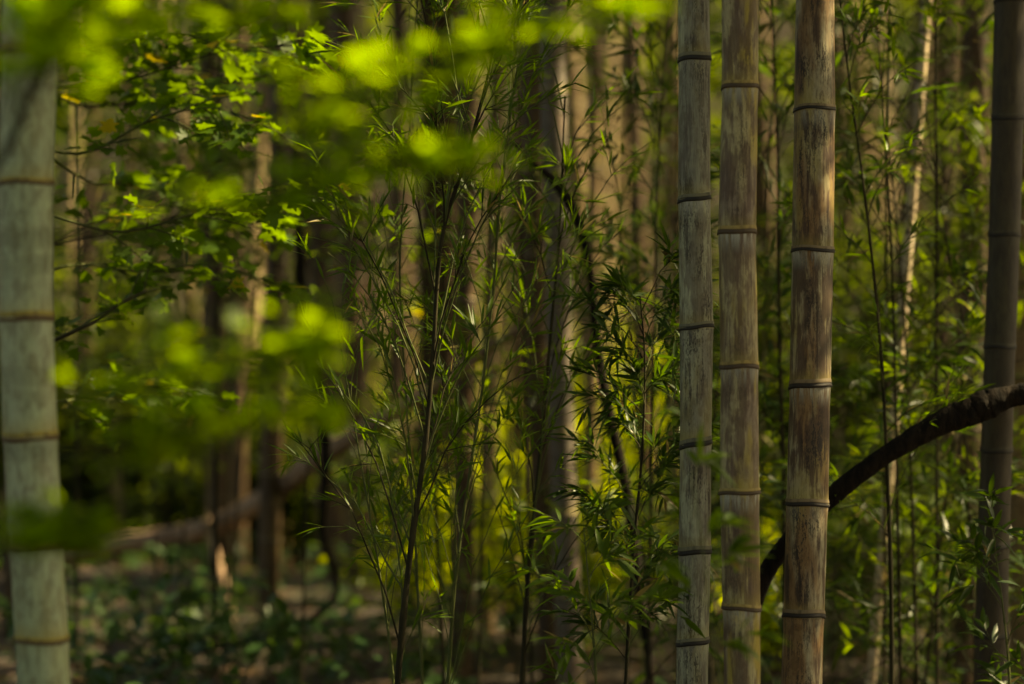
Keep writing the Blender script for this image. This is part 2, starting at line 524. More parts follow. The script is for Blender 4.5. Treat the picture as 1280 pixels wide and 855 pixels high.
def lathe_culm(path_fn, zs_nodes, r_fn, z_lo, z_hi, seg, dense=True):
    """Rings along the culm. Returns V, F, nd (distance below node), nu (distance above node)."""
    nodes_ = sorted(z for z in zs_nodes if z_lo < z < z_hi)
    b = [z_lo] + nodes_ + [z_hi]
    Z = []
    fr = [0, .008, .02, .04, .08, .16, .3, .5, .7, .84, .92, .96, .98, .992] if dense else [0, .02, .08, .3, .7, .92, .98]
    for a, c in zip(b[:-1], b[1:]):
        Z += [a + (c - a) * f for f in fr]
    Z.append(z_hi)
    Z = np.array(Z)
    nn = np.array(nodes_ if nodes_ else [z_hi + 9])
    nd = np.array([min([n - z for n in nn if n >= z - 1e-6] or [9]) for z in Z])
    nu = np.array([min([z - n for n in nn if n <= z + 1e-6] or [9]) for z in Z])
    C = np.array([path_fn(z) for z in Z])
    r0 = np.array([r_fn(z) for z in Z])
    # slight flare to each node: swollen shoulder above it, small step under it
    rr = r0 * (1 + .03 * np.exp(-nu / .012) + .02 * np.exp(-nd / .016) - .018 * np.exp(-((nd - .05) / .03) ** 2))
    th = np.linspace(0, 2 * math.pi, seg, endpoint=False)
    V = np.zeros((len(Z), seg, 3))
    V[:, :, 0] = C[:, 0:1] + rr[:, None] * np.cos(th)
    V[:, :, 1] = C[:, 1:2] + rr[:, None] * np.sin(th)
    V[:, :, 2] = Z[:, None]
    n = len(Z)
    i = np.arange(n - 1)[:, None] * seg; j = np.arange(seg)[None]; k = (j + 1) % seg
    q = np.stack([i + j, i + k, i + seg + k, i + seg + j], -1).reshape(-1, 4)
    iv = np.array([hash_(np.searchsorted(nn, z + 1e-6), nn[0]) for z in Z])
    return V.reshape(-1, 3), [q], np.repeat(nd, seg), np.repeat(nu, seg), np.repeat(iv, seg)


def ring_geo(c, r, tilt, seg=48, hgt=.010, proud=.05):
    """A node: thin projecting sheath scar below, softer shoulder above."""
    prof = [(-.55, 1.0), (-.42, 1.0 + proud * .9), (-.15, 1.0 + proud * 1.25), (.10, 1.0 + proud * .95), (.28, 1.0 + proud * .35), (.55, 1.0 + proud * .75), (.9, 1.0 + proud * .55), (1.35, 1.0 + .01)]
    th = np.linspace(0, 2 * math.pi, seg, endpoint=False)
    wob = 1 + .006 * np.sin(th * 2 + c[2] * 40) + .004 * np.sin(th * 5 + c[2] * 71)
    V, hh = [], []
    for h, s in prof:
        x = c[0] + r * s * wob * np.cos(th); y = c[1] + r * s * wob * np.sin(th)
        z = c[2] + h * hgt + tilt[0] * (x - c[0]) + tilt[1] * (y - c[1]) + .0012 * np.sin(th * 3 + c[2] * 55)
        V.append(np.stack([x, y, z], -1)); hh.append(np.full(seg, (h + .55) / 1.9))
    n = len(prof)
    i = np.arange(n - 1)[:, None] * seg; j = np.arange(seg)[None]; k = (j + 1) % seg
    q = np.stack([i + j, i + k, i + seg + k, i + seg + j], -1).reshape(-1, 4)
    return np.concatenate(V), [q], np.concatenate(hh)


def hero(label, d, pts, node_px, mat, ring, hgt, crown_z, seg=56, ringh=.010, proud=.05, lay=.0, extra_crown=True, tilt=(0, 0)):
    """A culm whose edges and nodes are measured: pts = (y, left, right) in photo pixels at distance d."""
    zz, cx, rad = [], [], []
    for y, l, r in pts:
        p = at((l + r) / 2, y, d)
        zz.append(p[2]); cx.append(p[0]); rad.append(pxw((r - l) / 2, d))
    o = np.argsort(zz)
    zz = np.array(zz)[o]; cx = np.array(cx)[o]; rad = np.array(rad)[o]
    sl = (cx[-1] - cx[0]) / (zz[-1] - zz[0])
    zb = -.08
    Zc = np.concatenate([[zb], zz, [hgt]])
    Xc = np.concatenate([[cx[0] + sl * (zb - zz[0])], cx, [cx[-1] + sl * (hgt - zz[-1])]])
    Rc = np.concatenate([[rad[0] * 1.04], rad, [rad[-1] * .35]])
    pf = lambda z: (np.interp(z, Zc, Xc), d + lay * (z - CAMZ))
    rf = lambda z: np.interp(z, Zc, Rc)
    nz = sorted(at(0, y, d)[2] for y in node_px)
    step_lo = nz[1] - nz[0]; z = nz[0]
    while z - step_lo * .92 > .02:
        step_lo *= .92; z -= step_lo; nz.insert(0, z)
    step = nz[-1] - nz[-2]; z = nz[-1]
    while z + step < hgt - .2:
        z += step; nz.append(z); step = min(step * 1.02, .38)
    kink = np.cumsum(rng.normal(size=len(nz)) * .0012); kink = kink - np.linspace(0, kink[-1], len(nz))
    pf0 = pf
    pf = lambda z: (pf0(z)[0] + float(np.interp(z, nz, kink)), pf0(z)[1])
    base = np.array([*pf(0.0), 0.0]); base[2] = float(gz(base[0], base[1]))
    root = empty('bamboo', base, label, 'bamboo', None)
    V, F, nd, nu, iv = lathe_culm(pf, nz, rf, zb, hgt, seg)
    mesh('culm', V, F, M[mat], root, {'nd': nd, 'nu': nu, 'iv': iv}, True, base)
    for i, z in enumerate(nz):
        x, y = pf(z)
        tl = (tilt[0] + rng.normal() * .03, tilt[1] + rng.normal() * .03)
        V, F, h = ring_geo((x, y, z), rf(z) * 1.02, tl, seg, ringh * rng.uniform(.8, 1.25), proud * rng.uniform(.85, 1.3))
        mesh('node_ring', V, F, M[ring], root, {'h': h}, True, base)
    if extra_crown:
        add_crown(root, base, (sl, lay), crown_z, hgt + .4, 20, 70, 1.3)
    return root


hero('weathered grey green bamboo with thin black node rings, leftmost of the three sharp culms', 5.78,
     [(0, 847, 886), (75, 848, 888), (250, 849, 889), (410, 850, 892), (556, 850, 889), (690, 847, 887), (803, 845, 885), (855, 844, 884)],
     (75, 250, 410, 556, 690, 803), 'culm1', 'ring_dark', 9.5, 4.6, ringh=.010, proud=.06, tilt=(.10, -.05))
hero('tan and mauve bamboo with swollen yellow brown node rings, between the two other sharp culms', 5.52,
     [(0, 901, 947), (110, 902, 947), (291, 898, 945), (459, 900, 947), (616, 900, 949), (760, 904, 951), (855, 906, 951)],
     (110, 291, 459, 616, 760), 'culm2', 'ring_brown', 9.8, 4.8, ringh=.0085, proud=.06, tilt=(0, -.05))
hero('thick bamboo streaked with rusty brown and soot, rightmost of the three sharp culms', 5.8,
     [(0, 995, 1043), (138, 992, 1043), (314, 989, 1041), (483, 987, 1038), (630, 983, 1035), (770, 980, 1031), (855, 977, 1028)],
     (138, 314, 483, 630, 770), 'culm3', 'ring_rust', 10.0, 4.9, ringh=.009, proud=.05, tilt=(0, -.06))
hero('shaded dark olive bamboo standing behind the bent black branch', 6.5,
     [(0, 1243, 1284), (148, 1240, 1280), (294, 1236, 1275), (434, 1231, 1270), (563, 1227, 1266), (683, 1222, 1262), (855, 1217, 1258)],
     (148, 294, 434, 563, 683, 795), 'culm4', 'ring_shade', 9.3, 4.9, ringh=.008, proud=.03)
hero('pale smooth green bamboo with yellow node bands, half hidden by blurred maple leaves', 4.75,
     [(0, 6, 76), (65, 5, 74), (230, 1, 68), (398, 1, 68), (545, 5, 72), (685, 13, 80), (800, 20, 86), (855, 23, 89)],
     (65, 230, 398, 546, 685, 800), 'culm5', 'ring_yellow', 10.0, 4.6, ringh=.009, proud=.03)


def grove_bamboo(label, group, pts, d, wpx, mat, hgt, crown_z, seg=16, node_step=.3, crown=True, n_br=24, n_leaf=80, cmat='leaf_canopy', rings=True, thin_top=.4, reach=1.5, lay=0.0):
    """A culm farther back: pts two photo points (top, bottom) that give its line at distance d."""
    a, b = at(*pts[0], d), at(*pts[1], d)
    sl = (a[0] - b[0]) / (a[2] - b[2])
    r = pxw(wpx / 2, d)
    x0 = b[0] - sl * b[2]
    base = np.array([x0, d, float(gz(x0, d))])
    bend = rng.normal() * .012
    pf = lambda z: (x0 + sl * z + bend * math.sin(z * 1.1), d + lay * z)
    rf = lambda z: r * (1 - (1 - thin_top) * (z / hgt) ** 2)
    nz = list(np.cumsum(np.full(int(hgt / node_step), node_step) * rng.uniform(.93, 1.07, int(hgt / node_step))) - rng.uniform(0, .2) + base[2])
    root = empty('bamboo', base, label, 'bamboo', group)
    V, F, nd, nu, iv = lathe_culm(pf, nz, rf, base[2] - .1, hgt, seg, dense=False)
    mesh('culm', V, F, M[mat], root, {'nd': nd, 'nu': nu, 'iv': iv}, True, base)
    if rings:
        top = CAMZ + H / 2 / W * K * d + .3
        for z in nz:
            if base[2] < z < min(top, hgt):
                V, F, h = ring_geo((*pf(z), z), rf(z) * 1.01, (0, 0), seg, .008, .05)
                mesh('node_ring', V, F, M['ring_rust'], root, {'h': h}, True, base)
    if crown:
        add_crown(root, (x0, d, base[2]), (sl, 0), crown_z, hgt + .3, n_br, n_leaf, reach, cmat)
    return root


MID = [
    ('soft grey bamboo in the middle of the grove, right of the dark twin culm', ((693, 100), (712, 800)), 8.6, 33, 'greyculm', 9.5),
    ('slender tan bamboo with a sunlit strip, just right of the soft grey bamboo', ((745, 100), (737, 800)), 11.0, 17, 'tan', 9.0),
    ('dark brown bamboo directly left of the soft grey bamboo', ((672, 100), (690, 800)), 9.3, 33, 'redbrown', 9.4),
    ('dark brown bamboo rising right of the black stemmed sapling', ((586, 100), (579, 800)), 9.6, 27, 'redbrown', 9.2),
    ('thin brown bamboo with a lit upper edge, near the yellow backlit shrub', ((622, 100), (608, 800)), 10.6, 19, 'tan', 9.0),
    ('wide warm brown blurred bamboo, right one of the pair beyond the fallen trunk', ((432, 100), (452, 800)), 13.0, 36, 'redbrown', 9.6),
    ('wide nearly black blurred bamboo, left one of the pair beyond the fallen trunk', ((400, 100), (418, 800)), 13.5, 34, 'stem_dark', 9.6),
    ('reddish brown bamboo whose foot stands in the ground plants at left', ((352, 100), (334, 800)), 10.8, 28, 'redbrown', 9.0),
    ('dim reddish bamboo behind the fallen trunk, left of the reddish brown one', ((262, 100), (276, 720)), 13.0, 29, 'redbrown', 9.2),
    ('orange brown leaning bamboo low behind the black branch', ((1150, 100), (1082, 850)), 10.2, 30, 'tan', 8.8),
    ('dim brown bamboo close behind the shaded olive one', ((1218, 100), (1204, 850)), 9.0, 36, 'redbrown', 9.4),
    ('sunlit tan bamboo cut by the right edge of the picture', ((1287, 100), (1279, 850)), 8.0, 34, 'tan', 9.0),
]
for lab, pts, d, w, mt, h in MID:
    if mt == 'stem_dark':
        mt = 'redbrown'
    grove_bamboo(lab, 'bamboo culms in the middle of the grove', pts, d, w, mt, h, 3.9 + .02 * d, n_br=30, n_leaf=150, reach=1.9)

# thin culms of their own kind
grove_bamboo('thin cream dead bamboo leaning right, dappled with sun', None, ((1157, 0), (1118, 480)), 7.6, 13, 'cream', 5.2, 4, crown=False, node_step=.16, thin_top=.7)

# far bamboo: the back of the grove
FARG = 'blurred bamboo culms far back in the grove'
far_x = [(395, 19, 'cream'), (325, 21, 'cream'), (640, 21, 'cream'), (1110, 23, 'cream'), (560, 23, 'cream'), (755, 22, 'cream'), (200, 23, 'cream'), (310, 17, 'cream'), (398, 18, 'tan'), (585, 19, 'tan'), (602, 25, 'cream'), (728, 18, 'tan'), (770, 23, 'tan'), (835, 22, 'tan'), (1100, 24, 'tan'), (1140, 21, 'tan'), (1185, 19, 'redbrown'), (1205, 26, 'tan'), (1240, 22, 'cream'),
         (40, 20, 'tan'), (110, 17, 'redbrown'), (160, 22, 'tan'), (215, 19, 'greyculm'), (240, 24, 'tan'), (345, 16, 'redbrown'), (430, 17, 'greyculm'), (465, 21, 'redbrown'), (505, 16, 'redbrown'), (545, 22, 'greyculm'), (650, 17, 'redbrown'), (800, 16, 'redbrown'),
         (870, 19, 'tan'), (930, 23, 'tan'), (965, 18, 'redbrown'), (1060, 17, 'redbrown'), (1020, 26, 'greyculm'), (1260, 16, 'redbrown'), (380, 26, 'tan'), (280, 28, 'tan'), (700, 27, 'tan'), (480, 28, 'cream'), (1120, 29, 'tan'), (90, 27, 'cream')]
for px, d, mt in far_x:
    kind = {'cream': 'pale', 'tan': 'tan', 'redbrown': 'dark brown', 'greyculm': 'greyish'}[mt]
    ln = rng.normal() * 14
    grove_bamboo('%s bamboo culm blurred by distance at the back of the grove' % kind, FARG, ((px + ln, 0), (px - ln, 700)), d + rng.uniform(-.4, .4), pxw(1, 10) and 24 * 17 / d * rng.uniform(.6, 1.1), 'cream_far' if mt == 'cream' else mt,
                 rng.uniform(8.5, 10.5) + float(gz(0, d)), 5.0 + .05 * d + float(gz(0, d)), seg=10, rings=False, n_br=14, n_leaf=36, cmat='leaf_far')

# more of the same grove to the right and behind, whose crowns shade this part of it
for x, y in [(2.6, 7.6), (3.4, 9.8), (4.2, 7.0), (5.2, 9.0), (4.8, 11.4), (6.4, 11.0), (3.6, 12.2), (7.2, 8.4), (6.0, 6.2), (5.8, 13.4), (8.0, 12.6), (2.9, 5.4), (7.6, 10.4), (4.0, 14.0), (8.8, 9.6),
             (1.9, 10.4), (2.4, 13.4), (0.9, 13.6), (-.6, 12.8), (-2.2, 10.6), (-3.4, 12.4), (-3.0, 8.4), (4.4, 5.0), (-1.6, 14.2), (6.9, 14.6)]:
    for try_ in range(8):                            # stand clear of the shafts of sun
        q = np.array([x, y]) - GP[:KEY, :2]
        sx = S[:2] / np.linalg.norm(S[:2])
        t = q @ sx
        dist = np.abs(q[:, 0] * sx[1] - q[:, 1] * sx[0])
        if np.any((t > .3) & (dist < .13)):
            x += .13; y -= .11
        else:
            break
    px = W / 2 + x / (K * y) * W
    grove_bamboo('unseen tall bamboo added so its leafy crown shades the culms below', 'bamboo whose crowns shade the grove', ((px, 0), (px, 800)), y, 30 * 9 / y, 'tan' if (int(x * 10) % 2) else 'redbrown', rng.uniform(8.8, 10.4), 4.3, seg=12, rings=False, n_br=32, n_leaf=150, reach=2.0)


for x, y, in [(3.0, 5.9), (3.9, 5.6), (3.3, 6.6), (2.1, 3.15), (3.0, 3.5), (2.4, 4.3), (3.1, 2.4), (1.6, -1.5), (-1.4, -2.2), (3.0, 1.2), (-3.2, 1.0), (.4, -4.2), (-3.0, -3.6), (3.2, -3.4), (-3.6, 4.6), (2.6, 3.2), (-2.4, 5.6), (-5.0, 2.4)]:  # unseen bamboos added to block sun and low sky light
    base = np.array([x, y, float(gz(x, y))])
    hg = rng.uniform(8.5, 10)
    root = empty('bamboo', base, 'unseen tall bamboo added so its leafy crown shades the culms below', 'bamboo', 'bamboo whose crowns shade the grove')
    nz = list(np.arange(.2, hg, .3))
    V, F, nd, nu, iv = lathe_culm(lambda z: (x, y), nz, lambda z: .05 * (1 - .6 * (z / hg) ** 2), -.1, hg, 12, False)
    mesh('culm', V, F, M['tan'], root, {'nd': nd, 'nu': nu, 'iv': iv}, True, base)
    add_crown(root, base, (0, 0), 2.6, hg + .3, 30, 110, 1.8)


# ------------------------------------------------------------------ leafy bamboo saplings
def twig_leaves(path, n, L, spread=.5):
    """Leaves along a twig: alternating sides, pointing forward, more at the tip."""
    t = np.clip(rng.beta(2.0, 1.2, n), .12, 1.0)
    idx = t * (len(path) - 1)
    i = np.clip(idx.astype(int), 0, len(path) - 2)
    f = (idx - i)[:, None]
    p = path[i] * (1 - f) + path[i + 1] * f
    tg = unit(path[i + 1] - path[i])
    side = unit(np.cross(tg, np.array([0, 0, 1.]) + rng.normal(size=(n, 3)) * .5))
    sg = np.where(rng.random(n) < .5, -1, 1)[:, None]
    d = tg * rng.uniform(.5, 1.0, (n, 1)) + side * sg * rng.uniform(.25, .9, (n, 1)) * spread * 2 + np.array([0, 0, 1.]) * rng.normal(.0, .25, (n, 1))
    ln = rng.uniform(*L, n)
    return p, d, ln


def sapling(label, group, stem_pts, r0, n_tw, tw_len, n_leaf, L, mat='leaf', stem='stem_dark', detailed=False, z_from=.25, name='bamboo_sapling', up=(.7, 1.5), wr=.12, tmpl=None, dirbias=None, spread=.5, droop=.22):
    sp = smooth_path(stem_pts, 40)
    base = sp[0].copy()
    root = empty(name, base, label, 'sapling', group)
    rad = np.linspace(r0, r0 * .25, 40)
    for k in range(3, 40, 4):                       # small node swellings
        rad[k] *= 1.22
    acc = Acc()
    V, F = tube(sp, rad, 8 if detailed else 6)
    acc.add(V, F)
    LB, LD, LL = [], [], []
    tm = tmpl or (T_BLADE if detailed else T_LOW)
    for i in range(n_tw):
        f = z_from + (1 - z_from) * (i + rng.uniform(.1, .9)) / n_tw
        k = min(int(f * 39), 38)
        c = sp[k]
        a = rng.uniform(0, 2 * math.pi)
        o = np.array([math.cos(a), math.sin(a) * .7, 0])
        if dirbias is not None:
            o = o + np.asarray(dirbias)
        ln = tw_len * rng.uniform(.55, 1.15) * (1.1 - .5 * f)
        u = rng.uniform(*up)
        t = np.linspace(0, 1, 7)[:, None]
        path = c + ln * (o * (.75 * t + .25 * t * t) + np.array([0, 0, 1]) * u * (t - .35 * t * t))
        path[1:] += rng.normal(size=(6, 3)) * ln * .012
        tacc = Acc() if detailed else acc
        tr = max(r0 * .30, .0011)
        V, F = tube(path, np.linspace(tr, tr * .4, 7), 5 if detailed else 4, cap=False)
        tacc.add(V, F)
        B, D, N_ = [], [], []
        p, d, l = twig_leaves(path, max(3, int(n_leaf * .35)), L, spread)
        B.append(p); D.append(d); N_.append(l)
        for s in range(4):                          # side twigs
            q = path[rng.integers(2, 6)]
            so = unit(unit(path[-1] - path[0]) + rng.normal(size=3) * .55)
            sl_ = ln * rng.uniform(.2, .45)
            tt = np.linspace(0, 1, 4)[:, None]
            spth = q + so * sl_ * tt + np.array([0, 0, -.12]) * sl_ * tt * tt
            V, F = tube(spth, np.linspace(tr * .5, tr * .3, 4), 4, cap=False)
            tacc.add(V, F)
            p, d, l = twig_leaves(spth, max(2, int(n_leaf * .17)), L, spread)
            B.append(p); D.append(d); N_.append(l)
        B, D, N_ = np.concatenate(B), np.concatenate(D), np.concatenate(N_)
        if detailed:
            br = tacc.build('branch', M['stem_green'] if i % 3 else M[stem], root, base)
            V, F, r = leaf_geo(B, D, np.array([0, 0, 1.]) + rng.normal(size=B.shape) * .45, N_, N_ * wr * rng.uniform(.8, 1.2, len(N_)), tm, droop)
            mesh('foliage', V, F, M[mat], br, {'rnd': r}, True, base)
        else:
            LB.append(B); LD.append(D); LL.append(N_)
    acc.build('stem', M[stem], root, base)
    if not detailed:
        B, D, N_ = np.concatenate(LB), np.concatenate(LD), np.concatenate(LL)
        k = sunlit_cull(B + unit(D) * N_[:, None] * .5, .55)
        nzv = np.sin(B[:, 0] * 5.1 + 1.7 * B[:, 1]) * np.sin(B[:, 2] * 4.3 + .8 * B[:, 1] + 1.1) + .5 * np.sin(B[:, 0] * 11 - B[:, 2] * 9)
        k &= nzv > -.25 + rng.normal(size=len(B)) * .2
        B, D, N_ = B[k], D[k], N_[k]
        V, F, r = leaf_geo(B, D, np.array([0, 0, 1.]) + rng.normal(size=B.shape) * .5, N_, N_ * wr * 1.05, tm, .22)
        mesh('foliage', V, F, M[mat], root, {'rnd': r}, True, base)
    return root


def stemline(pix, d, top=0.0):
    P = [at(x, y, d) for x, y in pix]
    b = P[0]
    sl = (P[0] - P[1]) / max(1e-6, abs(P[0][2] - P[1][2]))
    g = np.array([b[0] + sl[0] * b[2] * .6, d, 0.0]); g[2] = float(gz(g[0], g[1])) - .02
    return [g] + P


sapling('tall leafy bamboo sapling with a near black stem in the centre', None,
        stemline([(497, 855), (513, 690), (531, 560), (541, 450), (552, 300), (585, 190), (618, 60), (640, -60)], 5.75), .0085, 38, .42, 30, (.045, .085), 'leaf', 'stem_dark', True, .16, up=(1.3, 3.0), wr=.10, spread=.34, droop=.10)
sapling('bushy dark green bamboo sapling crowding the left side of the grey green culm', None,
        stemline([(782, 855), (792, 690), (803, 560), (806, 450), (800, 370)], 5.95), .0055, 32, .25, 42, (.05, .085), 'leaf_dark', 'stem_dark', True, .22, wr=.13)
sapling('slim bamboo sapling with a thin dark stem beside the dark brown bamboo', None,
        stemline([(653, 855), (660, 720), (676, 560), (688, 420), (700, 280), (706, 120)], 6.3), .0075, 24, .34, 24, (.045, .08), 'leaf', 'stem_dark', True, .2, up=(1.3, 3.0), wr=.10, spread=.34, droop=.10)
sapling('light green bamboo sapling arching left of the black stemmed one', None,
        stemline([(492, 855), (478, 740), (455, 600), (432, 470), (415, 370)], 5.9), .004, 18, .25, 12, (.045, .08), 'leaf', 'stem_green', True, .2, up=(1.3, 3.0), wr=.10, spread=.34, droop=.10)
sapling('feathery bamboo sapling reaching to the top, right of the black stemmed one', None,
        stemline([(560, 855), (572, 700), (598, 520), (615, 380), (628, 220), (650, 60), (662, -40)], 6.05), .005, 40, .36, 30, (.045, .08), 'leaf', 'stem_green', True, .12, up=(1.3, 3.0), wr=.10, spread=.34, droop=.10)
sapling('thin upright green bamboo sapling just left of the black stemmed one', None,
        stemline([(528, 855), (520, 700), (508, 500), (500, 330), (512, 160), (520, 20), (530, -60)], 6.2), .004, 30, .34, 26, (.045, .08), 'leaf', 'stem_green', True, .2, up=(1.3, 3.0), wr=.10, spread=.34, droop=.10)
sapling('sparse sapling with a long bare black stem between the stained culm and the olive bamboo', None,
        stemline([(1115, 855), (1113, 700), (1106, 520), (1096, 380), (1078, 220), (1060, 90), (1046, -40)], 6.35), .0068, 18, .34, 20, (.045, .08), 'leaf', 'stem_dark', True, .3)
sapling('dark leafy sapling showing between the tan and the stained culms', None,
        stemline([(982, 855), (980, 640), (974, 400), (972, 200), (966, 40), (960, -60)], 7.0), .0085, 28, .34, 24, (.05, .085), 'leaf_dark', 'stem_dark', True, .1)
sapling('small leafy bamboo shoot in the lower right corner before the olive bamboo', None,
        stemline([(1262, 855), (1258, 800), (1250, 730), (1240, 660)], 6.1), .004, 14, .24, 18, (.05, .09), 'leaf_dark', 'stem_green', True, .1, wr=.2)
sapling('leafy bamboo shoot at the bottom edge under the tan sunlit strip', None,
        stemline([(745, 855), (742, 800), (735, 720), (728, 640)], 5.5), .004, 14, .22, 18, (.05, .09), 'leaf', 'stem_green', True, .05, wr=.18)
sapling('low blurred shoot with broad blades in front of the grey green culm', None,
        stemline([(905, 900), (895, 820), (885, 740), (872, 640), (862, 590)], 4.6), .0028, 5, .14, 7, (.06, .10), 'leaf', 'stem_green', True, .3, wr=.2)

TG = 'leafy bamboo saplings in the blurred thicket'
spots = []
for i in range(7): spots.append(('right', rng.uniform(745, 850), rng.uniform(7.0, 10.5)))
for i in range(5): spots.append(('right', rng.uniform(890, 985), rng.uniform(7.2, 10.5)))
for i in range(17): spots.append(('right', rng.uniform(1035, 1290), rng.uniform(7.0, 10.5)))
for i in range(5): spots.append(('centre', rng.uniform(440, 680), rng.uniform(6.8, 9.5)))
for i in range(7): spots.append(('left', rng.uniform(60, 300), rng.uniform(12.5, 15.5)))
for i in range(7): spots.append(('veil', rng.uniform(90, 420), rng.uniform(8.2, 10.5)))
spots += [('right', 1128, 6.9), ('right', 1150, 7.0), ('right', 1172, 7.1), ('right', 1105, 7.2)]
for where, px, d in spots:
    x = (px - W / 2) / W * K * d
    hgt = rng.uniform(1.9, 3.2)
    b = np.array([x, d, float(gz(x, d)) - .02])
    ln = rng.normal(size=2) * .12
    pts = [b, b + np.array([ln[0] * .4, ln[1] * .4, hgt * .35]), b + np.array([ln[0], ln[1], hgt * .7]), b + np.array([ln[0] * 2.2, ln[1] * 2, hgt])]
    lab = {'right': 'blurred leafy bamboo sapling in the thicket around and behind the sharp culms', 'centre': 'blurred feathery bamboo sapling behind the black stemmed sapling', 'left': 'dim bamboo sapling beyond the fallen trunk on the left', 'veil': 'soft green blurred bamboo sapling between the maple leaves and the fallen trunk'}[where]
    sapling(lab, TG, pts, .006, 26 if where == 'right' else 18, .42, 30 if where == 'right' else 22, (.055, .105), 'leaf_dark' if rng.random() < (.6 if where == 'right' else .3) else 'leaf_far', 'stem_dark', False, .45 if where == 'veil' else .12, wr=.15)


UG = 'low bamboo shoots along the bottom of the picture'
for i in range(30):
    d = rng.uniform(7.6, 11.5); px = 430 + 860 * (i + rng.random()) / 30
    x = (px - W / 2) / W * K * d
    hgt = rng.uniform(.5, .95)
    if min(abs(px - q) for q in (640, 508, 724, 945)) < 34:
        continue
    b = np.array([x, d, float(gz(x, d)) - .02])
    ln = rng.normal(size=2) * .1
    sapling('low dark bamboo shoot in the undergrowth at the bottom of the grove', UG, [b, b + np.array([ln[0] * .4, ln[1] * .4, hgt * .4]), b + np.array([ln[0], ln[1], hgt * .75]), b + np.array([ln[0] * 2, ln[1] * 2, hgt])],
            .004, 14, .34, 26, (.06, .11), 'leaf_dark' if i % 3 else 'leaf', 'stem_green', False, .05, wr=.16)


# ------------------------------------------------------------------ broad-leaved trees and shrubs
def broad_leaf_branch(root, base, path, r0, mat, stem, L, n_leaf, n_side, side_len, tmpl, spread=.10, flat=.8, tier=1.0):
    acc = Acc()
    V, F = tube(path, np.linspace(r0 * .6, r0 * .15, len(path)), 6, cap=False)
    acc.add(V, F)
    B, D = [], []
    for s in range(n_side):
        lo = .45 if mat == 'leaf_maple' else .25
        f = lo + (1 - lo) * (s + rng.random()) / n_side
        k = min(int(f * (len(path) - 1)), len(path) - 2)
        q = path[k]; tg = unit(path[k + 1] - path[k])
        so = unit(tg * .8 + np.array([rng.normal() * .5, rng.normal() * .6, rng.normal() * .18 * tier]))
        ln = side_len * rng.uniform(.5, 1.1)
        t = np.linspace(0, 1, 5)[:, None]
        sp = q + so * ln * t + np.array([0, 0, -.15]) * ln * t * t
        V, F = tube(sp, np.linspace(r0 * .35, r0 * .2, 5), 4, cap=False)
        acc.add(V, F)
        tt = rng.uniform(.25, 1.0, n_leaf)
        p = q + so * ln * tt[:, None] + np.array([0, 0, -.15]) * ln * (tt * tt)[:, None]
        d = so * .6 + rng.normal(size=(n_leaf, 3)) * np.array([.7, .7, .25 * tier])
        ends = p + unit(d) * rng.uniform(.3, 1.0, (n_leaf, 1)) * spread * .5
        for a_, b_ in zip(p, ends):                  # petioles
            V, F = tube(np.stack([a_, b_]), .0006, 3, cap=False); acc.add(V, F)
        B.append(ends); D.append(d)
    B = np.concatenate(B); D = np.concatenate(D)
    br = acc.build('branch', M[stem], root, base)
    N = np.array([0, 0, flat]) + rng.normal(size=B.shape) * .35
    Ln = rng.uniform(*L, len(B))
    V, F, r = leaf_geo(B, D, N, Ln, Ln * .95 if tmpl is T_MAPLE else Ln * .5, tmpl, .2)
    mesh('foliage', V, F, M[mat], br, {'rnd': r}, True, base)


def broad_tree(name, label, group, base, trunk_top, r0, branches, mat, stem, L, n_leaf, n_side, side_len, tmpl=T_MAPLE, cat='tree', spread=.1, flat=.8, tier=1.0):
    root = empty(name, base, label, cat, group)
    tp = smooth_path([base - np.array([0, 0, .05]), base * .5 + np.asarray(trunk_top) * .5 + rng.normal(size=3) * .03, trunk_top], 20)
    V, F = tube(tp, np.linspace(r0, r0 * .4, 20), 8)
    mesh('trunk', V, F, M[stem], root, None, True, base)
    for pts in branches:
        z = pts[0][2]
        k = int(np.argmin(np.abs(tp[:, 2] - z)))
        path = smooth_path([tp[k]] + list(pts), 16)
        broad_leaf_branch(root, base, path, r0 * .4, mat, stem, L, n_leaf, n_side, side_len, tmpl, spread, flat, tier)
    return root


# young maple close to the lens, just outside the frame on the left
D1 = 2.95
b = np.array([-1.02, 2.95, 0.0])
broad_tree('maple_tree', 'young maple near the lens with strongly blurred yellow green leaves', None, b, np.array([-1.0, 3.0, 2.5]), .016,
           [[at(60, 300, D1), at(200, 240, D1), at(330, 190, D1), at(420, 140, D1), at(520, 90, D1), at(610, 50, D1), at(740, 5, D1)],
            [at(60, 330, 3.00), at(250, 270, 3.00), at(420, 215, 3.00), at(540, 190, 3.00)],
            [at(0, 470, 3.10), at(140, 480, 3.10), at(260, 450, 3.10), at(380, 420, 3.10)],
            [at(-40, 560, 3.00), at(120, 560, 3.00), at(250, 530, 3.00), at(370, 505, 3.00)],
            [at(-60, 180, 3.00), at(20, 120, 3.00), at(60, 60, 3.00), at(110, -40, 3.00)],
            [at(-60, 700, 3.10), at(0, 690, 3.10), at(40, 676, 3.10)],
            [at(-60, 60, 3.30), at(140, 30, 3.30), at(300, 10, 3.30)]],
           'leaf_maple', 'stem_dark', (.022, .036), 11, 18, .13, T_MAPLE, 'tree', .1, 1.5, .5)

